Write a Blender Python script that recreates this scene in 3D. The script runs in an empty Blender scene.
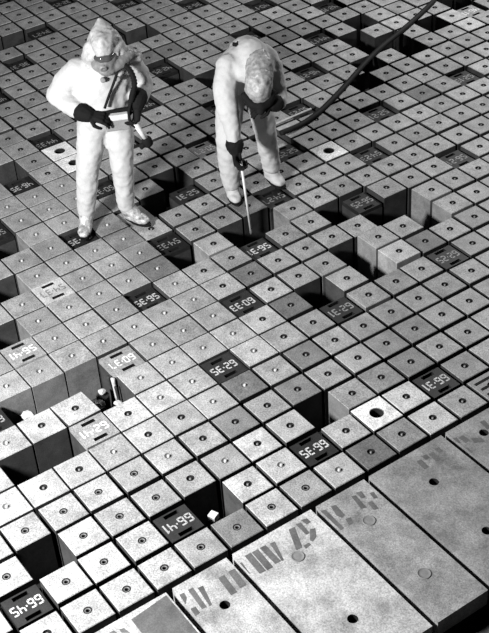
import bpy, bmesh, math, random
from mathutils import Vector, Matrix, Euler

rnd = random.Random(11)
scene = bpy.context.scene
COL = scene.collection

# ------------------------------------------------------------------ camera
F_PX = 1279.46
CAM = Vector((6.15965, -3.60916, 5.53398))
ROT = ((0.57041633, 0.81909533, -0.06089379),      # image right
       (0.47795038, -0.39130761, -0.78641070),     # image down
       (-0.66797353, 0.41947729, -0.61469518))     # view direction
cam_data = bpy.data.cameras.new('camera')
cam = bpy.data.objects.new('camera', cam_data)
COL.objects.link(cam)
m = Matrix(((ROT[0][0], -ROT[1][0], -ROT[2][0], CAM.x),
            (ROT[0][1], -ROT[1][1], -ROT[2][1], CAM.y),
            (ROT[0][2], -ROT[1][2], -ROT[2][2], CAM.z),
            (0, 0, 0, 1)))
cam.matrix_world = m
cam_data.sensor_fit = 'HORIZONTAL'
cam_data.sensor_width = 36
cam_data.lens = F_PX * 36 / 489
cam_data.clip_end = 200
scene.camera = cam

# ------------------------------------------------------------------ light
world = bpy.data.worlds.new('hall_air')
scene.world = world
world.use_nodes = True
world.node_tree.nodes['Background'].inputs[0].default_value = (1, 1, 1, 1)
world.node_tree.nodes['Background'].inputs[1].default_value = 0.02


def area(name, loc, target, size, power):
    d = bpy.data.lights.new(name, 'AREA')
    d.shape = 'DISK'
    d.size = size
    d.energy = power
    o = bpy.data.objects.new(name, d)
    COL.objects.link(o)
    o.location = loc
    o.rotation_euler = (Vector(target) - Vector(loc)).to_track_quat('-Z', 'Y').to_euler()


area('key_lamp', (1.2, -4.45, 2.95), (-0.1, -0.3, 0.0), 0.8, 1350)
area('far_fill_light', (-2.4, 7.4, 4.4), (-1.2, 3.9, 0.0), 1.2, 760)  # unseen fill light, added to brighten the far right blocks

vs = scene.view_settings
vs.view_transform = 'Standard'
vs.look = 'None'
vs.gamma = 1.0
vs.use_curve_mapping = False
vs.exposure = -0.55

# ------------------------------------------------------------------ materials


def material(name, tone=0.5, source=None, grain=0.10, stain=0.18, scale=1.0, rough=0.6, spec=0.3,
             bump=0.1, metallic=0.0, factor=1.0, attr='tone'):
    """grey material; source None: fixed tone, 'OBJECT': tone property of the object, 'GEOMETRY': mesh attribute"""
    mt = bpy.data.materials.new(name)
    mt.use_nodes = True
    nt = mt.node_tree
    N, L = nt.nodes, nt.links
    b = N['Principled BSDF']
    b.inputs['Roughness'].default_value = rough
    b.inputs['Specular IOR Level'].default_value = spec
    b.inputs['Metallic'].default_value = metallic
    tc = N.new('ShaderNodeTexCoord')
    oi = N.new('ShaderNodeObjectInfo')
    mul = N.new('ShaderNodeMath'); mul.operation = 'MULTIPLY'; mul.inputs[1].default_value = 37.0
    L.new(oi.outputs['Random'], mul.inputs[0])
    add = N.new('ShaderNodeVectorMath'); add.operation = 'ADD'
    L.new(tc.outputs['Object'], add.inputs[0]); L.new(mul.outputs[0], add.inputs[1])

    def noise(sc, detail):
        n = N.new('ShaderNodeTexNoise')
        n.inputs['Scale'].default_value = sc * scale
        n.inputs['Detail'].default_value = detail
        n.inputs['Roughness'].default_value = 0.65
        L.new(add.outputs[0], n.inputs['Vector'])
        return n

    def band(src, lo, hi):
        r = N.new('ShaderNodeMapRange')
        r.inputs['From Min'].default_value = 0.3; r.inputs['From Max'].default_value = 0.7
        r.inputs['To Min'].default_value = lo; r.inputs['To Max'].default_value = hi
        r.clamp = False
        L.new(src.outputs['Fac'], r.inputs['Value'])
        return r
    n1, n2 = noise(9, 5), noise(120 / scale, 2)
    b1, b2 = band(n1, 1 - stain, 1 + stain), band(n2, 1 - grain, 1 + grain)
    p = N.new('ShaderNodeMath'); p.operation = 'MULTIPLY'
    L.new(b1.outputs[0], p.inputs[0]); L.new(b2.outputs[0], p.inputs[1])
    q = N.new('ShaderNodeMath'); q.operation = 'MULTIPLY'
    q.use_clamp = True
    L.new(p.outputs[0], q.inputs[0])
    if source:
        at = N.new('ShaderNodeAttribute')
        at.attribute_type = source
        at.attribute_name = attr
        fm_ = N.new('ShaderNodeMath'); fm_.operation = 'MULTIPLY'; fm_.inputs[1].default_value = factor
        L.new(at.outputs['Fac'], fm_.inputs[0])
        L.new(fm_.outputs[0], q.inputs[1])
    else:
        q.inputs[1].default_value = tone
    L.new(q.outputs[0], b.inputs['Base Color'])
    if bump:
        bp = N.new('ShaderNodeBump')
        bp.inputs['Strength'].default_value = bump
        bp.inputs['Distance'].default_value = 0.004
        L.new(n1.outputs['Fac'], bp.inputs['Height'])
        L.new(bp.outputs['Normal'], b.inputs['Normal'])
    return mt


M_BLOCK = material('worn_cast_block', source='OBJECT', grain=0.48, stain=0.30)
M_BLOCK_FAR = material('worn_cast_block_far', source='GEOMETRY', grain=0.48, stain=0.30)
M_SIDE = material('shaded_block_side', source='OBJECT', attr='side', grain=0.2, stain=0.3, rough=0.9, spec=0.1)  # side tone darkened to paint in the shade of gaps and pits
M_SIDE_FAR = material('shaded_block_side_far', source='GEOMETRY', grain=0.2, stain=0.3, factor=0.15, rough=0.9, spec=0.1)  # same painted-in shade for the far block sides
M_RING = material('plug_ring_steel', 0.10, rough=0.5)
M_BLACK = material('black_hole', 0.012, rough=0.9, spec=0.05, bump=0)
M_STUD = material('glint_stud', 0.36, rough=0.4, spec=0.4, bump=0)  # pale tone paints in the glint of a shiny stud
M_DULLSTUD = material('dull_stud', 0.12, rough=0.4, spec=0.5, bump=0)
M_TEXT = material('stencil_paint', source='OBJECT', grain=0.2, stain=0.3, rough=0.7)
M_SLAB = material('steel_slab', source='OBJECT', grain=0.40, stain=0.50, scale=0.55, rough=0.6, bump=0.1)
M_WORN = material('worn_slab_paint', 0.07, grain=0.25, stain=0.35, rough=0.7)
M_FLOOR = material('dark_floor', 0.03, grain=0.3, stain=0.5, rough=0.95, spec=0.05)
M_STEP = material('dark_step', 0.075, grain=0.3, stain=0.5, rough=0.95, spec=0.05)
M_SUIT = material('white_suit_cloth', 0.36, grain=0.05, stain=0.05, rough=0.85, spec=0.15, bump=0.35)
M_HOOD = material('translucent_hood', 0.30, grain=0.08, stain=0.22, scale=2.2, rough=0.5, spec=0.3, bump=0.3)
M_HOODB = material('marbled_visor_hood', 0.22, grain=0.12, stain=0.5, scale=2.6, rough=0.45, spec=0.35, bump=0.3)
M_RUBBER = material('black_rubber', 0.007, grain=0.2, stain=0.2, rough=0.8, spec=0.08)
M_BOLT = material('bolt_steel', 0.13, rough=0.7, spec=0.15)
M_GREY = material('grey_canvas', 0.17, grain=0.12, stain=0.15, rough=0.85)
M_MASK = material('grey_mask_rubber', 0.15, grain=0.1, stain=0.3, scale=3, rough=0.45)
M_SHOE = material('scuffed_overshoe', 0.30, grain=0.2, stain=0.75, scale=3, rough=0.3, spec=0.5)
M_LENS = material('dark_lens', 0.05, rough=0.1, spec=0.6, bump=0)
M_PALE = material('pale_enamel', 0.5, rough=0.5)
M_RAG = material('white_debris', 0.34, grain=0.15, stain=0.25, rough=0.8)
M_HOSE = material('black_hose', 0.012, grain=0.1, stain=0.2, rough=0.7, spec=0.1)

# ------------------------------------------------------------------ helpers


def link(name, mesh, parent=None):
    o = bpy.data.objects.new(name, mesh)
    COL.objects.link(o)
    if parent:
        o.parent = parent
    return o


def mesh_of(name, verts, faces, mats, idx=None, smooth=False):
    me = bpy.data.meshes.new(name)
    me.from_pydata([tuple(v) for v in verts], [], faces)
    for mt in (mats if isinstance(mats, (list, tuple)) else [mats]):
        me.materials.append(mt)
    if idx:
        me.polygons.foreach_set('material_index', idx)
    if smooth:
        me.polygons.foreach_set('use_smooth', [True] * len(me.polygons))
    me.update()
    return me


def bm_mesh(name, bm, mats, smooth=False):
    bmesh.ops.recalc_face_normals(bm, faces=bm.faces)
    me = bpy.data.meshes.new(name)
    bm.to_mesh(me)
    bm.free()
    for mt in (mats if isinstance(mats, (list, tuple)) else [mats]):
        me.materials.append(mt)
    if smooth:
        me.polygons.foreach_set('use_smooth', [True] * len(me.polygons))
    return me


def tag(o, label=None, cat=None, group=None, kind=None):
    if label: o['label'] = label
    if cat: o['category'] = cat
    if group: o['group'] = group
    if kind: o['kind'] = kind
    return o


def box_mesh(name, sx, sy, sz, mat, bevel=0.0):
    bm = bmesh.new()
    bmesh.ops.create_cube(bm, size=1.0)
    bmesh.ops.scale(bm, vec=(sx, sy, sz), verts=bm.verts)
    if bevel:
        bmesh.ops.bevel(bm, geom=list(bm.edges), offset=bevel, segments=2, affect='EDGES', profile=0.6)
    return bm_mesh(name, bm, mat)


def lathe(name, prof, mat, n=16, mats_idx=None, smooth=True):
    """prof: list of (radius, z) ; closes at zero radius"""
    v, f, ix = [], [], []
    rings = []
    for r, z in prof:
        if r < 1e-6:
            rings.append([len(v)]); v.append((0, 0, z))
        else:
            rings.append(list(range(len(v), len(v) + n)))
            v += [(r * math.cos(2 * math.pi * k / n), r * math.sin(2 * math.pi * k / n), z) for k in range(n)]
    for i in range(len(rings) - 1):
        a, b = rings[i], rings[i + 1]
        for k in range(n):
            k2 = (k + 1) % n
            if len(a) == 1 and len(b) == 1: continue
            if len(a) == 1: f.append((a[0], b[k2], b[k]))
            elif len(b) == 1: f.append((a[k], a[k2], b[0]))
            else: f.append((a[k], a[k2], b[k2], b[k]))
            ix.append(mats_idx[i] if mats_idx else 0)
    bm = bmesh.new()
    me = mesh_of(name, v, f, mat, ix, smooth)
    bm.from_mesh(me); bmesh.ops.recalc_face_normals(bm, faces=bm.faces); bm.to_mesh(me); bm.free()
    return me


def smooth_path(pts, sub=5):
    P = [Vector(p) for p in pts]
    if len(P) < 3:
        return P
    out = []
    for i in range(len(P) - 1):
        p0 = P[max(i - 1, 0)]; p1 = P[i]; p2 = P[i + 1]; p3 = P[min(i + 2, len(P) - 1)]
        for k in range(sub):
            t = k / sub
            out.append(0.5 * ((2 * p1) + (p2 - p0) * t + (2 * p0 - 5 * p1 + 4 * p2 - p3) * t * t
                              + (3 * p1 - p0 - 3 * p2 + p3) * t ** 3))
    out.append(P[-1])
    return out


def tube_mesh(name, pts, r, mat, n=10, sub=5, rfun=None):
    P = smooth_path(pts, sub)
    v, f = [], []
    up = Vector((0.13, 0.21, 0.97))
    for i, p in enumerate(P):
        d = (P[min(i + 1, len(P) - 1)] - P[max(i - 1, 0)]).normalized()
        a = d.cross(up)
        if a.length < 1e-3: a = d.cross(Vector((1, 0, 0)))
        a.normalize(); b = d.cross(a)
        rr = rfun(i) if rfun else r
        for k in range(n):
            t = 2 * math.pi * k / n
            v.append(p + a * rr * math.cos(t) + b * rr * math.sin(t))
    for i in range(len(P) - 1):
        for k in range(n):
            k2 = (k + 1) % n
            f.append((i * n + k, i * n + k2, i * n + n + k2, i * n + n + k))
    f.append(tuple(range(n))[::-1]); f.append(tuple(range((len(P) - 1) * n, len(P) * n)))
    me = mesh_of(name, v, f, mat, None, True)
    return me


# ------------------------------------------------------------------ grid of blocks
PITCH = 0.25
H = 0.35


def cell(a, b):
    return ((a - 48) * PITCH, (28 - b) * PITCH)


def project(x, y, z=0.0):
    d = Vector((x, y, z)) - CAM
    u = Vector(ROT[0]).dot(d); w = Vector(ROT[1]).dot(d); t = Vector(ROT[2]).dot(d)
    return 244.5 + F_PX * u / t, 316.5 + F_PX * w / t


def body_geo(sa, sb, hole, bev=0.004, n=16):
    """square block with a bevelled top edge and a round hole in its top"""
    v, f = [], []
    ha, hb = sa / 2, sb / 2
    sgn = [(1, 1), (-1, 1), (-1, -1), (1, -1)]
    for s, t in sgn: v.append((s * ha, t * hb, -H))
    for s, t in sgn: v.append((s * ha, t * hb, -bev))
    for s, t in sgn: v.append((s * (ha - bev), t * (hb - bev), 0))
    c0 = 12
    for k in range(n):
        an = math.pi / 4 + 2 * math.pi * k / n
        v.append((hole * math.cos(an), hole * math.sin(an), 0))
    for k in range(4):
        k2 = (k + 1) % 4
        f.append((k, k2, 4 + k2, 4 + k)); f.append((4 + k, 4 + k2, 8 + k2, 8 + k))
        q = n // 4
        cs = [c0 + (k * q + j) % n for j in range(q + 1)]
        h = q // 2
        for j in range(h): f.append((8 + k, cs[j + 1], cs[j]))
        f.append((8 + k, 8 + k2, cs[h]))
        for j in range(h, q): f.append((8 + k2, cs[j + 1], cs[j]))
    f.append((3, 2, 1, 0))
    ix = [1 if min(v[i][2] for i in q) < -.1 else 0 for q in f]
    return v, f, ix


R_HOLE = 0.026
G_LOOSE = body_geo(0.219, 0.225, R_HOLE)
G_TIGHT = body_geo(0.236, 0.238, R_HOLE)
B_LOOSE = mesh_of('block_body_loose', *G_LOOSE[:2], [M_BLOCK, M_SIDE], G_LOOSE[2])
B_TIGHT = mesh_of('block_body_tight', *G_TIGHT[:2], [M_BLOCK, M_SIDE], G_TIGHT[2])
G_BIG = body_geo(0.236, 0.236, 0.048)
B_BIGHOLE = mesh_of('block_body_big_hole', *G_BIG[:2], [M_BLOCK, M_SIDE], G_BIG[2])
# plug kinds: ring with a dark centre hole, stud with a painted-in glint in a dish, dark socket with a small stud; each a rim and a core
K_RING = (lathe('rim_ring', [(R_HOLE, -0.0005), (0.0225, -0.006), (0.018, -0.002), (0.012, -0.003), (0.0115, -0.006)], [M_BLACK, M_RING], 16, [0, 0, 1, 1]),
          lathe('core_ring', [(0.0115, -0.006), (0.0105, -0.03), (0, -0.03)], [M_BLACK], 12), 'ringed hole')
K_STUD = (lathe('rim_stud', [(R_HOLE, -0.0005), (0.019, -0.009), (0.0105, -0.009)], [M_RING], 16),
          lathe('core_stud', [(0.0105, -0.009), (0.0095, 0.003), (0.006, 0.006), (0, 0.006)], [M_STUD], 12), 'glint-painted stud')
K_SOCKET = (lathe('rim_socket', [(R_HOLE, -0.0005), (0.021, -0.011), (0.008, -0.011)], [M_BLACK], 16),
            lathe('core_socket', [(0.008, -0.011), (0.0075, -0.001), (0, 0.001)], [M_DULLSTUD], 10), 'dark socket')
P_HOLE = lathe('plug_liner', [(0.048, -0.001), (0.044, -0.004), (0.043, -0.2), (0, -0.2)], [M_RING, M_BLACK], 20, [0, 1, 1])

# cells whose block is lifted out
PITS = {(48, 32), (48, 33), (48, 34), (49, 32), (50, 34), (50, 35), (53, 36), (54, 32), (53, 28), (49, 25), (45, 33),
        (43, 32), (41, 31), (37, 29), (37, 30), (41, 25), (42, 26), (45, 27), (45, 25), (45, 24), (46, 22), (47, 21), (47, 20),
        (48, 20), (48, 23), (49, 23), (31, 20), (31, 21), (35, 21), (36, 20), (28, 24), (28, 25), (36, 13), (37, 14), (38, 14),
        (38, 13), (39, 15), (40, 16), (39, 13), (38, 11), (37, 9)}
NOT_PLATES = {(44, 15), (40, 15), (36, 11), (40, 11), (48, 19), (38, 13), (52, 35), (52, 31), (52, 27), (52, 23), (52, 19),
              (52, 39), (32, 19)}
BIG_HOLES = {(37, 27), (38, 27), (43, 20), (54, 27)}


def is_plate(a, b):
    lat = ((a - 54) % 4 == 0 and (b - 29) % 4 == 0) or ((a - 52) % 4 == 0 and (b - 27) % 4 == 0)
    return lat and (a, b) not in NOT_PLATES and (a, b) not in PITS and a < 56


DARK = {(51, 29): .26, (47, 26): .27, (49, 26): .25, (55, 28): .22, (49, 21): .3, (42, 15): .3, (55, 32): .30, (45, 28): .3,
        (52, 30): .36, (52, 29): .5, (53, 25): .33, (52, 24): .33, (52, 25): .40, (53, 26): .40, (55, 27): .40, (51, 27): .33, (50, 23): .42,
        (44, 24): .30, (50, 20): .5, (45, 32): .46, (54, 24): .42, (51, 24): .42, (46, 32): .5, (35, 16): .32, (36, 17): .36,  # includes the stooping worker's cast shadow, painted as a darker block
        (34, 21): .3, (33, 20): .36, (33, 21): .36, (54, 29): .3, (53, 29): .66, (43, 28): .36, (42, 28): .38, (44, 28): .46, (50, 26): .5,
        (52, 28): .33, (51, 25): .46}
PALE = {(54, 28): .66, (54, 26): .82, (55, 26): .8, (54, 27): .84, (43, 20): .92, (37, 27): .95, (38, 27): .95, (49, 22): .85, (39, 10): .9,
        (38, 10): .85, (37, 12): .8, (33, 15): .85, (34, 14): .8, (36, 16): .8, (39, 14): .66, (40, 13): .7, (38, 12): .66,
        (53, 30): .75, (50, 28): .72, (50, 31): .75, (50, 32): .75, (51, 34): .6, (40, 9): .9, (41, 10): .7, (35, 14): .62, (36, 12): .66,
        (54, 31): .74, (54, 30): .74, (48, 26): .7, (42, 12): .7, (49, 27): .7}
STAIN = {}


def in_view(a, b, mg=75):
    for s in (-.5, .5):
        for t in (-.5, .5):
            x, y = cell(a + s, b + t)
            u, v = project(x, y)
            if -mg < u < 489 + mg and -mg < v < 633 + mg: return True
    return False


def cut(a, b):
    u, v = project(*cell(a, b))
    return not (4 < u < 485 and 4 < v < 629)


cells = [(a, b) for a in range(10, 56) for b in range(0, 46) if in_view(a, b)]
plates = [c for c in cells if is_plate(*c)]
plate_refs = [c for c in plates if not cut(*c)]


def octal(c):
    return '%o-%o' % c


NUMW = ['no', 'one', 'two', 'three', 'four', 'five', 'six', 'seven']


def where(a, b):
    best = min(plate_refs, key=lambda c: (abs(a - c[0]) + abs(b - c[1]), -c[0], c[1]))
    da, db = a - best[0], b - best[1]
    w = []
    if da: w.append('%s %s' % (NUMW[abs(da)], 'down-right' if da > 0 else 'up-left'))
    if db: w.append('%s %s' % (NUMW[abs(db)], 'down-left' if db > 0 else 'up-right'))
    return ' and '.join(w) + ' of plate ' + octal(best)


KT = 0.40      # worn grey castings


def tone_of(a, b):
    t = DARK.get((a, b)) or PALE.get((a, b))
    j = rnd.uniform(-0.10, 0.10)
    return KT * (t if t else 0.56 + j)


def is_tight(a, b):
    return (b >= 27 and 36 <= a <= 50) or (b >= 30 and a == 51)


def plug_kind(a, b):
    if (a >= 52 and b >= 33) or (a == 55 and b >= 30) or (a == 53 and b >= 34): return K_RING
    if b >= 28 and 39 <= a <= 51 and a + b < 82: return K_STUD
    if b >= 28 and a + b >= 82: return K_SOCKET if (a + b) % 3 else K_STUD
    return K_SOCKET


def jitter(a, b, tight):
    k = 0.4 if tight else 1.0
    return (rnd.uniform(-.004, .004) * k, rnd.uniform(-.003, .003) * k, rnd.uniform(-.004, .004), math.radians(rnd.uniform(-.7, .7)) * k)


LIT_SIDES = {(47, 32), (47, 33), (47, 34), (42, 32), (44, 33), (40, 31), (41, 30), (43, 31), (45, 32), (45, 26), (48, 22), (49, 22),  # sides given a lighter tone, painting in the light they catch
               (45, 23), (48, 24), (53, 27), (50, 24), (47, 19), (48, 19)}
EXTRA_Z = {(41, 21): -.05, (49, 33): .015, (48, 22): .012, (49, 22): .016, (47, 22): -.012, (42, 27): -.03, (43, 27): -.02}
plain = [c for c in cells if c not in PITS and not is_plate(*c) and c not in BIG_HOLES and c != (55, 24)]


def depth(c):
    x, y = cell(*c)
    return (Vector((x, y, 0)) - CAM).length


plain.sort(key=lambda c: (cut(*c), depth(c)))
single, rest = plain[:300], plain[300:]


def tone_word(t):
    return 'dark grey' if t < .37 * KT else 'pale' if t > .69 * KT else 'mid-grey'




def root(name, loc, rz=0.0):
    e = bpy.data.objects.new(name, None)
    COL.objects.link(e)
    e.empty_display_size = .05
    e.location = loc
    e.rotation_euler = (0, 0, rz)
    return e


for a, b in single:
    x, y = cell(a, b)
    tg = is_tight(a, b)
    jx, jy, jz, jr = jitter(a, b, tg)
    r0 = root('shielding_block', (x + jx, y + jy, jz + EXTRA_Z.get((a, b), 0) - H), jr + (math.radians(3) if (a, b) == (49, 33) else 0))
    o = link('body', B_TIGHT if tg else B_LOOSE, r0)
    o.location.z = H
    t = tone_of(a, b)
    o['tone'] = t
    o['side'] = t * (.62 if (a, b) in LIT_SIDES else .15)
    pk = plug_kind(a, b)
    tag(r0, '%s square block with %s, %s' % (tone_word(t), pk[2], where(a, b)), 'block',
        'plain square shielding blocks of the floor grid')
    p = link('plug_rim', pk[0], r0); p.location.z = H
    p = link('plug_core', pk[1], r0); p.location.z = H

# the farther plain blocks beyond the three hundred nearest: one object
V, Fc, Ti, Mi = [], [], [], []
sock = [tuple(v.co) for v in K_SOCKET[0].vertices] + [tuple(v.co) for v in K_SOCKET[1].vertices]
ns_ = len(K_SOCKET[0].vertices)
sockf = [(tuple(p.vertices), 0) for p in K_SOCKET[0].polygons] + [(tuple(i + ns_ for i in p.vertices), 1) for p in K_SOCKET[1].polygons]
for a, b in rest:
    x, y = cell(a, b)
    tg = is_tight(a, b)
    g = G_TIGHT if tg else G_LOOSE
    jx, jy, jz, jr = jitter(a, b, tg)
    jz += EXTRA_Z.get((a, b), 0)
    t = tone_of(a, b)
    c, s = math.cos(jr), math.sin(jr)

    def put(vs):
        n0 = len(V)
        for vx, vy, vz in vs:
            V.append((x + jx + c * vx - s * vy, y + jy + s * vx + c * vy, jz + vz))
        return n0
    n0 = put(g[0])
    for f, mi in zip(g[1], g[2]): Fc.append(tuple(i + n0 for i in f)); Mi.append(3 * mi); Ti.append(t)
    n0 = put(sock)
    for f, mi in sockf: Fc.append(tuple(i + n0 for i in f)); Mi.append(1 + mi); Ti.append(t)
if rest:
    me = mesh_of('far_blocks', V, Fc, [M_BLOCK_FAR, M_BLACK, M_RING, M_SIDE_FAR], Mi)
    at = me.attributes.new('tone', 'FLOAT', 'FACE')
    at.data.foreach_set('value', Ti)
    o = link('shielding_blocks', me)
    tag(o, 'far field of small grey square shielding blocks behind the two workers', 'blocks', kind='stuff')

# blocks with a wide round hole
for a, b in sorted(BIG_HOLES):
    x, y = cell(a, b)
    r0 = root('holed_block', (x, y, 0.004 - H))
    o = link('body', B_BIGHOLE, r0); o.location.z = H
    o['tone'] = PALE[(a, b)] * .62
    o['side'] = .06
    lab = {(37, 27): 'pale white block with wide black hole, farther of the two beside standing worker',
           (38, 27): 'pale white block with wide black hole, nearer one touching the standing worker',
           (43, 20): 'pale white block with wide black hole, right of the stooping worker',
           (54, 27): 'pale block with large round black hole near the big slabs'}[(a, b)]
    tag(r0, lab, 'block', 'pale blocks with a wide hole')
    link('hole_liner', P_HOLE, r0).location.z = H

# ---- numbered plate blocks


def plate_geo(sa, sb):
    """top with two recessed lifting slots; faces indexed 0 body, 1 dark slot"""
    xs = [-sa / 2, -.098, -.068, .068, .098, sa / 2]
    ys = [-sb / 2, -.048, .048, sb / 2]
    v, f, ix = [], [], []
    for X in xs:
        for Y in ys: v.append((X, Y, 0))
    idx = lambda i, j: i * 4 + j
    for i in range(5):
        for j in range(3):
            q = (idx(i, j), idx(i + 1, j), idx(i + 1, j + 1), idx(i, j + 1))
            if j == 1 and i in (1, 3):
                n = len(v)
                for k in q: v.append((v[k][0], v[k][1], -.03))
                for e in range(4):
                    f.append((q[e], q[(e + 1) % 4], n + (e + 1) % 4, n + e)); ix.append(1)
                f.append((n, n + 1, n + 2, n + 3)); ix.append(1)
            else:
                f.append(q); ix.append(0)
    n = len(v)
    ring = [idx(0, 0), idx(1, 0), idx(2, 0), idx(3, 0), idx(4, 0), idx(5, 0), idx(5, 1), idx(5, 2), idx(5, 3), idx(4, 3), idx(3, 3), idx(2, 3), idx(1, 3), idx(0, 3), idx(0, 2), idx(0, 1)]
    for k in ring: v.append((v[k][0], v[k][1], -.034))
    for e in range(16):
        e2 = (e + 1) % 16
        f.append((ring[e2], ring[e], n + e, n + e2)); ix.append(0)
    f.append(tuple(range(n, n + 16))[::-1]); ix.append(0)
    return v, f, ix


def plate_mesh(nm, sa, sb):
    v, f, ix = plate_geo(sa, sb)
    return mesh_of(nm, v, f, [M_BLOCK, M_BLACK], ix)


PL_LOOSE = plate_mesh('plate_loose', 0.218, 0.220)
PL_TIGHT = plate_mesh('plate_tight', 0.239, 0.239)


def under_body(nm, sa, sb):
    v = [(s * sa / 2, t * sb / 2, z) for z in (-H, -.034) for s, t in ((1, 1), (-1, 1), (-1, -1), (1, -1))]
    f = [(3, 2, 1, 0), (4, 5, 6, 7)] + [(k, (k + 1) % 4, 4 + (k + 1) % 4, 4 + k) for k in range(4)]
    return mesh_of(nm, v, f, [M_SIDE])


UB_LOOSE = under_body('body_loose', .224, .226)
UB_TIGHT = under_body('body_tight', .241, .240)
# seven bar digits, stencil like: bars as (x0, y0, x1, y1) on a 4 x 6 cell
BAR = {'a': (0.5, 5, 3.5, 6), 'g': (0.9, 2.55, 3.1, 3.45), 'd': (0.5, 0, 3.5, 1), 'f': (0, 3.1, 1, 5.7), 'e': (0, 0.3, 1, 2.9),
       'b': (3, 3.1, 4, 5.7), 'c': (3, 0.3, 4, 2.9)}
DIG = {'0': 'abcdef', '1': '', '2': 'abged', '3': 'abgcd', '4': 'fgbc', '5': 'afgcd', '6': 'afgecd', '7': 'abc', '-': ''}
NUM_CACHE = {}


def number_mesh(s):
    if s in NUM_CACHE: return NUM_CACHE[s]
    v, f = [], []

    def poly(pts):
        n = len(v)
        v.extend(pts)
        f.append(tuple(range(n, n + len(pts))))
    adv = {'1': 2.9, '-': 1.9}
    w = sum(adv.get(c, 4.8) for c in s) - .8
    k = 0.19 / 21.0
    kx = 0.19 / max(w, 16)
    x0 = -w / 2

    def P(px, py):       # text reads towards +b (world -Y), its top points towards +a (world +X)
        return ((py - 3) * k * 1.35, -(x0 + px) * kx, 0.0012)
    for ch in s:
        if ch == '1':
            poly([P(.9, 0), P(2.0, 0), P(2.0, 6), P(1.2, 6), P(.2, 5), P(.2, 4.3), P(.9, 4.7)])
        elif ch == '-':
            poly([P(.2, 2.5), P(1.1, 2.5), P(1.1, 3.6), P(.2, 3.6)])
        else:
            for bch in DIG[ch]:
                a0, b0, a1, b1 = BAR[bch]
                cx = .28
                poly([P(a0 + cx, b0), P(a1 - cx, b0), P(a1, b0 + cx), P(a1, b1 - cx), P(a1 - cx, b1), P(a0 + cx, b1), P(a0, b1 - cx), P(a0, b0 + cx)])
        x0 += adv.get(ch, 4.8)
    me = mesh_of('number_' + s, v, f, M_TEXT)
    NUM_CACHE[s] = me
    return me


PLATE_TONE = {(44, 31): (.86, .22), (46, 33): (.5, .92), (50, 33): (.46, .9), (48, 31): (.45, .9), (40, 23): (.42, .75), (46, 25): (.12, .95),
              (38, 9): (.5, .8), (46, 29): (.10, .9), (54, 33): (.13, .62), (54, 37): (.09, .75), (50, 29): (.12, .9), (48, 27): (.09, .85),
              (54, 29): (.06, .9), (54, 25): (.06, .75), (42, 29): (.1, .8), (38, 29): (.1, .75)}
for a, b in plates:
    x, y = cell(a, b)
    tg = is_tight(a, b)
    tg = tg and (a, b) != (46, 29)
    if (a, b) in ((44, 31), (50, 33), (46, 33)): z = 0.0
    elif (a, b) == (48, 31): z = -.02
    elif a >= 50: z = -.014
    elif a >= 48: z = -.02
    else: z = -.034
    r0 = root('number_block', (x, y, z - H))
    o = link('number_plate', PL_TIGHT if tg else PL_LOOSE, r0); o.location.z = H
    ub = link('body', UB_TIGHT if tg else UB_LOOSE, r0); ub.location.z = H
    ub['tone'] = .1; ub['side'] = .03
    t, tt = PLATE_TONE.get((a, b), (.075, .45))
    o['tone'] = t * (KT if t > .3 else .13)
    w = 'white' if t > .7 else 'grey' if t > .3 else 'dark'
    extra = {(54, 33): 'beside the pit holding the white cube', (54, 37): 'at the lower left corner', (50, 33): 'beside the rubble pit',
             (48, 31): 'at the broken edge of the rubble pit', (42, 29): "under the standing worker's left boot tip"}.get((a, b), 'set in the block grid')
    tag(r0, '%s number plate block stencilled %s, %s' % (w, octal((a, b)), extra), 'number plate', 'numbered plate blocks')
    nb = link('number', number_mesh(octal((a, b))), r0); nb.location.z = H
    nb['tone'] = tt * (.66 if t > .3 else .42)
    nb['label'] = '%s stencilled number %s' % ('dark' if tt < .3 else 'pale', octal((a, b)))

# slotted block beside the slabs
x, y = cell(55, 24)
r0 = root('slotted_block', (x, y, -H))
o = link('body', B_LOOSE, r0); o.location.z = H; o['tone'] = .17; o['side'] = .03
tag(r0, 'grey block with dark slots beside the big slabs at right edge', 'block')
for k in range(3):
    sl = link('slot', box_mesh('slot', .02, .17, .006, M_BLACK), r0)
    sl.location = (-.06 + k * .06, 0, H)

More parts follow.
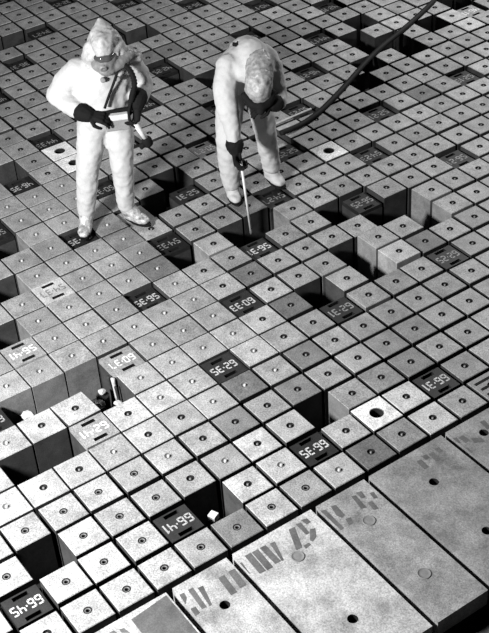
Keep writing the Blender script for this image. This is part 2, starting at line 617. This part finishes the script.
# ------------------------------------------------------------------ floor and slabs
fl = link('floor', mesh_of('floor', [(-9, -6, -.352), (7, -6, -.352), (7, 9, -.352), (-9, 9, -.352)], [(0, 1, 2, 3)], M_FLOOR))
tag(fl, kind='structure')
X0, X1 = 1.905, 2.975
SLABS = [(-1.59, -2.5, .62, 'F'), (-1.184, -1.548, .64, 'B'), (-.584, -1.143, .68, 'A'), (-.184, -.545, .44, 'C'), (.430, -.145, .37, 'D'), (1.50, .468, .37, 'E')]
SLAB_LABEL = {'A': 'wide pale steel slab with dark worn bars, black hole and round bolt', 'B': 'pale slab with worn dark bars left of the widest pale slab, with a hole',
              'C': 'narrower grey slab with two round bolts and blotchy worn paint', 'D': 'wide dull grey slab with two black holes near the right edge',
              'E': 'dull slab cut by the right picture edge beside slotted block', 'F': 'slab in the bottom left corner mostly covered by dark paint'}
PAINT = {
 'A': [[[1.986, -1.148], [1.989, -1.135], [2.087, -1.146], [2.084, -1.149]], [[1.96, -1.096], [1.963, -1.055], [2.123, -1.062], [2.12, -1.103]], [[1.963, -1.048], [1.965, -1.006], [2.127, -1.015], [2.124, -1.056]], [[1.965, -0.994], [1.968, -0.955], [2.119, -0.954], [2.116, -0.993]], [[1.973, -0.929], [1.978, -0.897], [2.122, -0.938], [2.12, -0.951]], [[1.954, -0.78], [1.957, -0.74], [2.109, -0.798], [2.106, -0.838]], [[1.945, -0.723], [1.953, -0.692], [2.052, -0.7], [2.047, -0.725]], [[1.937, -0.68], [1.949, -0.644], [1.987, -0.643], [1.987, -0.673]], [[2.027, -0.681], [2.039, -0.653], [2.094, -0.685], [2.113, -0.724], [2.096, -0.733]], [[2.104, -0.786], [2.105, -0.747], [2.124, -0.747], [2.131, -0.789]]],
 'B': [[[1.967, -1.542], [1.971, -1.512], [2.01, -1.52], [2.046, -1.55]], [[1.969, -1.485], [1.971, -1.454], [2.132, -1.467], [2.13, -1.497]], [[1.99, -1.435], [1.995, -1.402], [2.135, -1.435], [2.138, -1.452]], [[2.088, -1.546], [2.092, -1.515], [2.142, -1.518], [2.146, -1.55]], [[2.0, -1.305], [2.003, -1.265], [2.15, -1.276], [2.147, -1.316]], [[1.998, -1.236], [2.001, -1.193], [2.14, -1.206], [2.137, -1.248]]],
 'C': [[[1.959, -0.477], [1.967, -0.445], [2.065, -0.453], [2.07, -0.48], [2.039, -0.494]], [[1.969, -0.331], [1.979, -0.305], [2.095, -0.317], [2.085, -0.348]], [[1.962, -0.292], [1.974, -0.258], [2.029, -0.268], [2.019, -0.294]], [[2.067, -0.287], [2.073, -0.258], [2.145, -0.266], [2.135, -0.296]], [[2.091, -0.471], [2.098, -0.437], [2.145, -0.454], [2.142, -0.484]], [[1.947, -0.546], [1.96, -0.516], [2.14, -0.52], [2.142, -0.545]], [[2.017, -0.23], [2.022, -0.204], [2.072, -0.214], [2.068, -0.238]]],
 'D': [[[1.988, 0.158], [1.99, 0.194], [2.07, 0.19], [2.067, 0.154]], [[1.973, 0.213], [1.975, 0.247], [2.014, 0.245], [2.012, 0.212]], [[1.984, 0.261], [1.986, 0.295], [2.062, 0.285], [2.06, 0.252]], [[1.974, 0.316], [1.976, 0.347], [2.018, 0.348], [2.015, 0.317]]],
 'E': [[[1.968, 0.698], [1.97, 0.73], [2.045, 0.719], [2.043, 0.687]], [[1.971, 0.465], [1.981, 0.49], [2.033, 0.478], [2.03, 0.465]], [[1.988, 0.497], [1.991, 0.535], [2.051, 0.538], [2.049, 0.501]], [[2.042, 0.553], [2.074, 0.608], [2.116, 0.602], [2.087, 0.545]], [[2.085, 0.468], [2.091, 0.481], [2.139, 0.472], [2.136, 0.465]]],
 'F': [[[1.950, -1.841], [1.924, -1.60], [2.35, -1.60], [2.35, -2.1], [2.15, -2.1], [2.12, -1.843]], [[1.953, -1.982], [1.954, -1.954], [1.981, -1.947]], [[1.967, -1.926], [1.974, -1.902], [2.025, -1.89], [1.994, -1.929]]]}
HOLES = {'A': [(2.68, -.888)], 'B': [(2.18, -1.38)], 'C': [], 'D': [(2.18, .13), (2.657, .108)], 'E': [(2.052, .652)], 'F': []}
BOLTS = {'A': [(2.15, -.86)], 'B': [], 'C': [(2.185, -.372), (2.678, -.382)], 'D': [], 'E': [], 'F': []}
M_SLABHOLE = M_BLACK
BOLT = lathe('slab_bolt', [(.040, -.004), (.040, .003), (.036, .007), (.034, .004), (.02, .005), (0, .006)], [M_BOLT], 20)
for y1, y0, tn, key in SLABS:
    cx, cy = (X0 + X1) / 2, (y0 + y1) / 2
    bm = bmesh.new()
    # plate outline with round holes cut by a filled edge loop, extruded down
    loops = [[(X0, y0), (X1, y0), (X1, y1), (X0, y1)]]
    for hx, hy in HOLES[key]:
        loops.append([(hx + .031 * math.cos(2 * math.pi * k / 18), hy + .031 * math.sin(2 * math.pi * k / 18)) for k in range(18)])
    edges = []
    for lp in loops:
        vv = [bm.verts.new((px - cx, py - cy, 0)) for px, py in lp]
        edges += [bm.edges.new((vv[i], vv[(i + 1) % len(vv)])) for i in range(len(vv))]
    bmesh.ops.triangle_fill(bm, edges=edges, use_beauty=True)
    ex = bmesh.ops.extrude_face_region(bm, geom=list(bm.faces))
    bmesh.ops.translate(bm, vec=(0, 0, -.12), verts=[g for g in ex['geom'] if isinstance(g, bmesh.types.BMVert)])
    o = root('floor_slab', (cx, cy, rnd.uniform(-.003, .003)))
    q = link('plate', bm_mesh('floor_slab', bm, M_SLAB), o)
    q['tone'] = tn * .40
    tag(o, SLAB_LABEL[key], 'slab', 'large steel slabs along the lower edge')
    for poly in PAINT[key]:
        pm = mesh_of('worn_marking', [(px - cx, py - cy, .0012) for px, py in poly], [tuple(range(len(poly)))], M_WORN)
        link('worn_marking', pm, o)['label'] = 'dark worn paint bar'
    for hx, hy in BOLTS[key]:
        q = link('bolt', BOLT, o); q.location = (hx - cx, hy - cy, 0)
    for hx, hy in HOLES[key]:
        q = link('hole_bottom', lathe('hole_bottom', [(.031, -.004), (.029, -.1), (0, -.1)], [M_BLACK], 18), o); q.location = (hx - cx, hy - cy, 0)
# support ledge under slabs and the dark step in front of them
led = link('trim_1', box_mesh('slab_support', X1 - X0 - .06, 3.4, .22, M_FLOOR)); led.location = ((X0 + X1) / 2 - .0, -.55, -.235)
tag(led, kind='structure')
st = link('trim_2', box_mesh('lower_step', 2.0, 5.0, .1, M_STEP, .01)); st.location = (4.05, -.4, -.22)
tag(st, kind='structure')

# ------------------------------------------------------------------ debris, cube, stub, hose


def chunk(name, size, seed, mat, squash=.6):
    r = random.Random(seed)
    bm = bmesh.new()
    bmesh.ops.create_icosphere(bm, subdivisions=2, radius=size)
    for v in bm.verts:
        v.co *= r.uniform(.75, 1.2)
        v.co.z *= squash
    return bm_mesh(name, bm, mat)


# pipe heads standing in the open channels
def channel_head(x, y, top, r, label, n=18):
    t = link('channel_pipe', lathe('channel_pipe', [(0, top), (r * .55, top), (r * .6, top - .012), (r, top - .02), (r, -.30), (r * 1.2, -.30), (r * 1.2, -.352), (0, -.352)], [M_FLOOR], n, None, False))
    t.location = (x, y, 0)
    return tag(t, label, 'pipe', 'dark channel pipes standing in open pits')


cx, cy = cell(53.98, 32.04)
channel_head(cx, cy, -.145, .05, 'dark pipe head in the pit carrying the white cube')
o = link('white_cube', box_mesh('white_cube', .052, .052, .045, M_PALE, .004)); o.location = (cx, cy, -.145 + .0225); o.rotation_euler = (0, 0, math.radians(25))
tag(o, 'small white cube in the dark pit beside plate 66-41', 'cube')
for i, (a, b, dz, s, lab) in enumerate([(48.72, 32.22, -.12, .042, 'white rubble lump in the pit left of plate 60-37, larger one'),
                                        (48.40, 31.92, -.10, .028, 'small pale rubble lump at the foot of plate 60-37'),
                                        (48.95, 31.75, -.13, .030, 'grey rubble lump between the pit and the pale block'),
                                        (47.98, 33.95, -.10, .046, 'white rag lump in the dark pit at the left edge')]):
    x, y = cell(a, b)
    o = link('rubble', chunk('rubble', s, 5 + i, M_RAG)); o.location = (x, y, dz)
    tag(o, lab, 'rubble')
    channel_head(x, y, dz - s * .5, .045, ['dark pipe under the larger white rubble lump', 'dark pipe under the small pale rubble lump',
                                           'dark pipe under the grey rubble lump', 'dark pipe under the white rag lump'][i])
for i, (a, b, h) in enumerate([(48.28, 31.62, -.03), (48.47, 31.58, -.02), (48.65, 31.62, -.06)]):
    x, y = cell(a, b)
    o = link('conduit', tube_mesh('conduit', [(0, 0, -.352), (.006, .008, -.2), (-.004, .002, h)], .011 + .004 * (i == 1), M_RAG if i == 1 else M_FLOOR, 8, 4))
    o.location = (x, y, 0)
    tag(o, ['dark conduit by the broken edge, farthest of three', 'pale conduit by the broken edge, middle of three', 'dark conduit by the broken edge, nearest of three'][i], 'conduit')

hz = .036
hose = [(-2.942, 4.752), (-2.785, 4.467), (-2.556, 3.947), (-2.34, 3.395), (-2.026, 2.799), (-1.872, 2.497), (-1.77, 2.26), (-1.715, 2.037), (-1.715, 1.842)]
o = link('hose', tube_mesh('hose', [(x, y, .028) for x, y in hose], .024, M_HOSE, 12, 5))
tag(o, 'thick black hose snaking over the blocks behind the stooping worker', 'hose')
A_, B_ = cell(40.42, 20.5), cell(40.38, 18.75)
o = link('pale_rod', tube_mesh('pale_rod', [(A_[0], A_[1], .012), (B_[0], B_[1], .012)], .009, M_RAG, 8))
tag(o, 'thin pale rod lying on the blocks along the black hose', 'rod')

# ------------------------------------------------------------------ workers
FWD = Vector((.9029, -.4299, 0)); SID = Vector((.4299, .9029, 0))


def cone_seg(bm, p, q, r0, r1, n=16):
    d = q - p
    if d.length < 1e-5: return
    z = d.normalized()
    x = z.cross(Vector((.31, .77, .55))).normalized(); y = z.cross(x)
    v0 = [bm.verts.new(p + (x * math.cos(2 * math.pi * k / n) + y * math.sin(2 * math.pi * k / n)) * r0) for k in range(n)]
    v1 = [bm.verts.new(q + (x * math.cos(2 * math.pi * k / n) + y * math.sin(2 * math.pi * k / n)) * r1) for k in range(n)]
    for k in range(n):
        k2 = (k + 1) % n
        bm.faces.new((v0[k], v0[k2], v1[k2], v1[k]))
    bm.faces.new(v0[::-1]); bm.faces.new(v1)


def organic(name, chains, mat, parent, voxel=.013, smooth=5, folds=0.0, fscale=.07, seed=0, ells=()):
    """one continuous surface grown round chains of (point, radius); parent is the worker's Empty"""
    bm = bmesh.new()
    for ch in chains:
        pts = [Vector(c[0]) for c in ch]; rs = [c[1] for c in ch]
        P, Rr = [], []
        for i in range(len(pts) - 1):
            for k in range(4):
                t = k / 4
                P.append(pts[i].lerp(pts[i + 1], t)); Rr.append(rs[i] * (1 - t) + rs[i + 1] * t)
        P.append(pts[-1]); Rr.append(rs[-1])
        for i in range(len(P)):
            bmesh.ops.create_icosphere(bm, subdivisions=2, radius=Rr[i], matrix=Matrix.Translation(P[i]))
            if i: cone_seg(bm, P[i - 1], P[i], Rr[i - 1] * .995, Rr[i] * .995)
    for c, rad, rot in ells:
        mtx = Matrix.Translation(Vector(c)) @ rot.to_4x4() @ Matrix.Diagonal((*rad, 1))
        bmesh.ops.create_icosphere(bm, subdivisions=3, radius=1.0, matrix=mtx)
    me = bpy.data.meshes.new(name + '_raw')
    bm.to_mesh(me); bm.free()
    o = bpy.data.objects.new(name + '_raw', me)
    COL.objects.link(o)
    r = o.modifiers.new('r', 'REMESH'); r.mode = 'VOXEL'; r.voxel_size = voxel
    s = o.modifiers.new('s', 'SMOOTH'); s.factor = .5; s.iterations = smooth
    if folds:
        for k, (sc, st) in enumerate(((fscale, folds), (fscale * .45, folds * .45))):
            tx = bpy.data.textures.new(name + 'fold%d' % k, 'CLOUDS')
            tx.noise_scale = sc; tx.noise_depth = 2
            d = o.modifiers.new('d%d' % k, 'DISPLACE'); d.texture = tx; d.strength = st; d.mid_level = .5; d.texture_coords = 'LOCAL'
        s2 = o.modifiers.new('s2', 'SMOOTH'); s2.factor = .5; s2.iterations = 2
    dg = bpy.context.evaluated_depsgraph_get()
    dg.update()
    new = bpy.data.meshes.new_from_object(o.evaluated_get(dg))
    bpy.data.objects.remove(o)
    new.name = name
    new.materials.clear(); new.materials.append(mat)
    new.polygons.foreach_set('use_smooth', [True] * len(new.polygons))
    return link(name, new, parent)


class Body:
    def __init__(self, base, label):
        self.e = bpy.data.objects.new('person', None)
        COL.objects.link(self.e)
        self.e.location = base
        tag(self.e, label, 'person', 'workers in white protective suits')

    @staticmethod
    def w(p):        # local (side, forward, up) -> offset from the base
        return SID * p[0] + FWD * p[1] + Vector((0, 0, p[2]))

    def ch(self, *pr):
        return [(self.w(p), r) for p, r in pr]


def hand(body, wrist, tip_dir, palm_dir, thumb_side, curl, cuff_to, size=1.0, spread=.35):
    """gloved hand: gauntlet, palm, four unequal bent fingers and a thumb from the palm's side"""
    W = body.w(wrist)
    d = body.w(tip_dir).normalized()
    n = body.w(palm_dir); n = (n - d * n.dot(d)).normalized()          # the palm faces n
    s = d.cross(n) * thumb_side                                     # towards the thumb
    L = .098 * size
    ch = []
    C = body.w(cuff_to)
    ch.append([(C, .066 * size), (W, .050 * size)])
    for k in (-1, 0, 1):
        ch.append([(W, .032 * size), (W + d * L + s * (.027 * k * size), .020 * size)])
    lens = (.072, .082, .076, .058)
    for k in range(4):
        off = (.033 - .022 * k) * size
        p = W + d * L + s * off
        dirn = (d + s * (spread * (.4 - .27 * k))).normalized()
        seq = [(p - d * .01, .0125 * size)]
        ang = 0
        for j, fr in enumerate((.45, .32, .23)):
            ang += curl * (.7, 1.0, .7)[j] * (1 + .08 * k)
            dd = dirn * math.cos(ang) + n * math.sin(ang)
            p = p + dd * lens[k] * fr * 1.12 * size
            seq.append((p, (.0115, .0105, .0092)[j] * size))
        ch.append(seq)
    p = W + d * .03 * size + s * .03 * size
    t1 = p + (d * .55 + s * .7 + n * .35).normalized() * .045 * size
    t2 = t1 + (d * .9 + n * (.25 + .5 * curl)).normalized() * .032 * size
    t3 = t2 + (d * .8 + n * (.4 + .6 * curl) - s * .3).normalized() * .024 * size
    ch.append([(p, .017 * size), (t1, .0135 * size), (t2, .012 * size), (t3, .010 * size)])
    return organic('glove', ch, M_RUBBER, body.e, .0048, 2)


def boot(body, heel, toe, ankle, mat, name='boot'):
    hw, tw, aw = body.w(heel), body.w(toe), body.w(ankle)
    d = (tw - hw); d.z = 0; L = d.length; d.normalize()
    s = Vector((-d.y, d.x, 0))
    mid = hw.lerp(tw, .55)
    ch = [[(aw, .062), (hw + d * .02, .044)], [(aw + d * .02, .058), (mid + Vector((0, 0, .012)), .042)]]
    for k in (-1, 1):
        ch.append([(hw + s * .008 * k, .040), (mid + s * .018 * k, .036), (tw - d * .04 + s * .022 * k, .032), (tw + s * .010 * k, .026)])
    b = organic(name, ch, mat, body.e, .009, 3, .012, .05)
    out = []
    zb = -.004
    for t in range(20):
        an = 2 * math.pi * t / 20
        c = math.cos(an); wd = .050 if c > -.2 else .043
        out.append(hw.lerp(tw, .5) + d * c * (L / 2 + .042) + s * math.sin(an) * wd)
    v = [(p.x, p.y, .003) for p in out] + [(p.x, p.y, .020) for p in out]
    f = [tuple(range(20))[::-1], tuple(range(20, 40))] + [(k, (k + 1) % 20, 20 + (k + 1) % 20, 20 + k) for k in range(20)]
    link('sole', mesh_of('sole', v, f, M_RUBBER), b)
    return b


# ---- worker standing upright, looking down at the pouch and probe in his hands
B1 = Body((-1.5067, .0468, 0), 'person in white hooded suit standing and holding a probe, wearing black gloves')
c = B1.ch
suit = organic('protective_suit', [
    c(((-.03, -.01, .90), .118), ((-.075, .03, .72), .108), ((-.125, .06, .53), .088), ((-.155, .04, .34), .083), ((-.185, .02, .15), .070)),
    c(((.155, -.01, .90), .118), ((.150, .035, .72), .106), ((.138, .065, .54), .086), ((.135, .04, .36), .080), ((.128, .02, .16), .069)),
    c(((.00, .0, .93), .135), ((.01, .02, 1.10), .140), ((-.005, .03, 1.27), .135), ((.03, .03, 1.36), .10)),
    c(((.13, .0, .93), .135), ((.135, .02, 1.10), .140), ((.17, .03, 1.27), .135), ((.20, .03, 1.36), .10)),
    c(((.07, .04, 1.05), .15), ((.08, .055, 1.25), .15), ((.115, .07, 1.42), .10), ((.13, .08, 1.50), .085)),
    c(((-.075, .02, 1.345), .092), ((-.180, -.01, 1.25), .090), ((-.262, -.02, 1.145), .080), ((-.195, .06, 1.112), .076), ((-.118, .148, 1.083), .064)),
    c(((.285, .02, 1.345), .090), ((.345, .0, 1.25), .082), ((.370, -.01, 1.135), .078), ((.340, .09, 1.115), .070), ((.312, .15, 1.105), .056)),
], M_SUIT, B1.e, .012, 6, .020, .06)
hood = organic('hood', [
    c(((.135, .09, 1.50), .120), ((.13, .07, 1.585), .108), ((.126, .05, 1.65), .060), ((.122, .035, 1.705), .020)),
    c(((.13, .05, 1.44), .13), ((.05, .04, 1.385), .10)),
    c(((.16, .05, 1.44), .12), ((.27, .045, 1.415), .075), ((.345, .04, 1.40), .050)),
    c(((.12, .15, 1.59), .085), ((.112, .185, 1.545), .062)),
    c(((.03, .09, 1.47), .07), ((.07, .08, 1.55), .07)),
    c(((.22, .08, 1.47), .08), ((.19, .07, 1.55), .075)),
], M_HOOD, B1.e, .010, 5, .03, .06)
fm = organic('face_mask', [
    c(((.135, .155, 1.475), .082), ((.125, .20, 1.44), .060)),
    c(((.06, .15, 1.43), .045), ((.12, .20, 1.405), .052), ((.22, .16, 1.43), .050), ((.29, .11, 1.45), .04)),
    c(((.115, .20, 1.47), .050), ((.105, .245, 1.455), .032)),
], M_MASK, B1.e, .008, 3, .014, .04)
gl = organic('goggle_lens', [c(((.065, .195, 1.500), .026), ((.095, .228, 1.505), .030), ((.135, .228, 1.505), .030), ((.168, .195, 1.505), .026))], M_LENS, B1.e, .007, 3)
fc = link('respirator_filter', lathe('respirator_filter', [(.027, 0), (.027, .016), (.021, .022), (.011, .018), (0, .018)], [M_MASK, M_RING], 18, [0, 0, 1, 1]), B1.e)
fc.location = B1.w((.098, .255, 1.452)); fc.rotation_euler = (FWD * .9 - Vector((0, 0, .35))).to_track_quat('Z', 'Y').to_euler()
for q in ((.085, .215, 1.335), (.19, .205, 1.325)):
    v = link('suit_valve', lathe('suit_valve', [(.019, -.01), (.019, .008), (.014, .012), (0, .010)], [M_GREY], 14), B1.e)
    v.location = B1.w(q); v.rotation_euler = FWD.to_track_quat('Z', 'Y').to_euler()
link('strap', tube_mesh('strap', [B1.w(q) for q in ((.197, .205, 1.385), (.155, .222, 1.30), (.115, .225, 1.22), (.068, .24, 1.125))], .010, M_RUBBER, 8), B1.e)
link('breathing_hose', tube_mesh('breathing_hose', [B1.w(q) for q in ((.235, .17, 1.43), (.285, .19, 1.37), (.305, .20, 1.28), (.285, .205, 1.20), (.262, .20, 1.13))], .022, M_RUBBER, 10, 8,
                                 rfun=lambda i: .023 if i % 2 else .018), B1.e)['label'] = 'dark corrugated breathing hose'
bt = link('belt', box_mesh('belt', .30, .02, .028, M_RUBBER, .004), B1.e)
bt.location = B1.w((.11, .185, 1.065)); bt.rotation_euler = (0, 0, math.atan2(SID.y, SID.x))
po = link('pouch', box_mesh('pouch', .175, .06, .095, M_GREY, .012), B1.e)
po.location = B1.w((.145, .175, .955)); po.rotation_euler = (0, 0, math.atan2(SID.y, SID.x))
pf = link('flap', box_mesh('flap', .178, .070, .045, M_PALE, .010), po); pf.location = (0, 0, .062)
hand(B1, (-.058, .196, 1.066), (.93, .26, -.20), (.1, -.5, -.8), -1, .55, (-.098, .165, 1.078), 1.08)
hand(B1, (.308, .170, 1.085), (-.20, .30, -.93), (-.85, .2, -.1), 1, .75, (.322, .135, 1.125), 1.08)
boot(B1, (-.19, -.02, .043), (-.228, .185, .042), (-.187, .01, .115), M_SHOE)
boot(B1, (.135, -.02, .043), (.262, .115, .042), (.132, .01, .12), M_SHOE)

pr = bpy.data.objects.new('radiation_probe', None); COL.objects.link(pr)
pr.location = Vector((-1.5067, .0468, 0)) + Body.w((.275, .235, .93))
tag(pr, 'pale tubular probe with black head hanging from the standing worker\'s hand', 'probe')


def rel(q): return Body.w(q) - Body.w((.275, .235, .93))


link('tube', tube_mesh('tube', [rel((.262, .235, .985)), rel((.34, .225, .81))], .019, M_PALE, 12), pr)
link('probe_head', tube_mesh('probe_head', [rel((.335, .225, .835)), rel((.342, .225, .80)), rel((.352, .222, .765))], .036, M_RUBBER, 14, 3, rfun=lambda i: (.028, .036, .040, .040, .040, .038, .028, .020)[min(i, 7)]), pr)
link('side_grip', tube_mesh('side_grip', [rel((.335, .225, .79)), rel((.285, .25, .775))], .022, M_RUBBER, 10), pr)
link('cord', tube_mesh('cord', [rel((.262, .20, 1.13)), rel((.235, .23, 1.05)), rel((.24, .245, .98)), rel((.268, .24, .945))], .011, M_RUBBER, 8), pr)

# ---- worker stooping over the open channel with a long rod
B2 = Body((-1.0632, 1.1509, 0), 'person in white hooded suit stooping over a pit, pushing a long rod down')
c = B2.ch
organic('protective_suit', [
    c(((-.135, -.12, .93), .120), ((-.185, -.03, .76), .110), ((-.222, .045, .575), .092), ((-.218, .01, .36), .088), ((-.212, -.02, .15), .074)),
    c(((.060, -.14, .93), .118), ((.065, -.07, .77), .106), ((.082, -.03, .60), .088), ((.110, -.09, .38), .082), ((.138, -.15, .17), .074)),
    c(((-.09, -.13, .96), .14), ((-.10, -.06, 1.12), .145), ((-.09, .06, 1.215), .135), ((-.06, .16, 1.20), .10)),
    c(((.03, -.14, .96), .14), ((.05, -.06, 1.12), .145), ((.08, .06, 1.205), .130), ((.06, .16, 1.19), .10)),
    c(((-.03, -.12, 1.02), .15), ((-.02, -.03, 1.22), .150), ((.0, .08, 1.29), .118), ((.015, .19, 1.25), .10)),
    c(((-.175, .11, 1.225), .100), ((-.228, .19, 1.10), .092), ((-.228, .262, .965), .084), ((-.208, .295, .84), .068), ((-.203, .318, .715), .056)),
    c(((.130, .11, 1.185), .090), ((.150, .17, 1.07), .078), ((.158, .225, .965), .070), ((.150, .285, .970), .062), ((.105, .325, .985), .054)),
], M_SUIT, B2.e, .012, 6, .020, .06)
organic('hood', [
    c(((.045, .26, 1.285), .078), ((.015, .305, 1.215), .106), ((-.002, .335, 1.13), .102), ((-.008, .345, 1.075), .078)),
    c(((.03, .18, 1.26), .105), ((.02, .25, 1.24), .10)),
], M_HOODB, B2.e, .010, 4, .03, .06)
organic('respirator', [
    c(((-.105, .33, 1.085), .030), ((-.06, .385, 1.035), .034), ((.0, .405, 1.02), .036), ((.06, .385, 1.035), .034), ((.10, .33, 1.08), .030)),
    c(((-.004, .39, 1.03), .045), ((-.006, .41, .99), .034)),
], M_RUBBER, B2.e, .008, 3)
cl = link('collar_clip', box_mesh('collar_clip', .05, .03, .022, M_RUBBER, .004), B2.e)
cl.location = B2.w((-.105, .045, 1.355)); cl.rotation_euler = (0, .3, math.atan2(SID.y, SID.x))
hand(B2, (-.200, .335, .650), (.09, .10, -.98), (.75, .55, .0), 1, .85, (-.203, .322, .688), 1.08)
hand(B2, (.088, .338, .985), (-.97, .18, -.02), (-.1, -.2, -.9), 1, .5, (.125, .312, .980), 1.0)
boot(B2, (-.215, -.10, .043), (-.188, .075, .042), (-.212, -.05, .115), M_SUIT, 'overboot')
boot(B2, (.128, -.235, .043), (.200, -.075, .042), (.136, -.19, .115), M_SUIT, 'overboot')
rb = Vector((-1.0632, 1.1509, 0))
tipp = Vector((-.836, .904, -.12)); topp = rb + Body.w((-.176, .372, .625))
ro = link('sampling_rod', tube_mesh('sampling_rod', [topp - tipp, (0, 0, 0)], .0095, M_PALE, 10))
ro.location = tipp
tag(ro, 'long pale rod held by the stooping worker, its tip down in the pit', 'rod')
tip = link('rod_tip', lathe('rod_tip', [(.011, .03), (.012, 0), (.006, -.02), (0, -.022)], [M_RING], 10), ro)
link('rod_grip', tube_mesh('rod_grip', [(topp - tipp) * .93, (topp - tipp) * 1.03], .012, M_RUBBER, 10), ro)
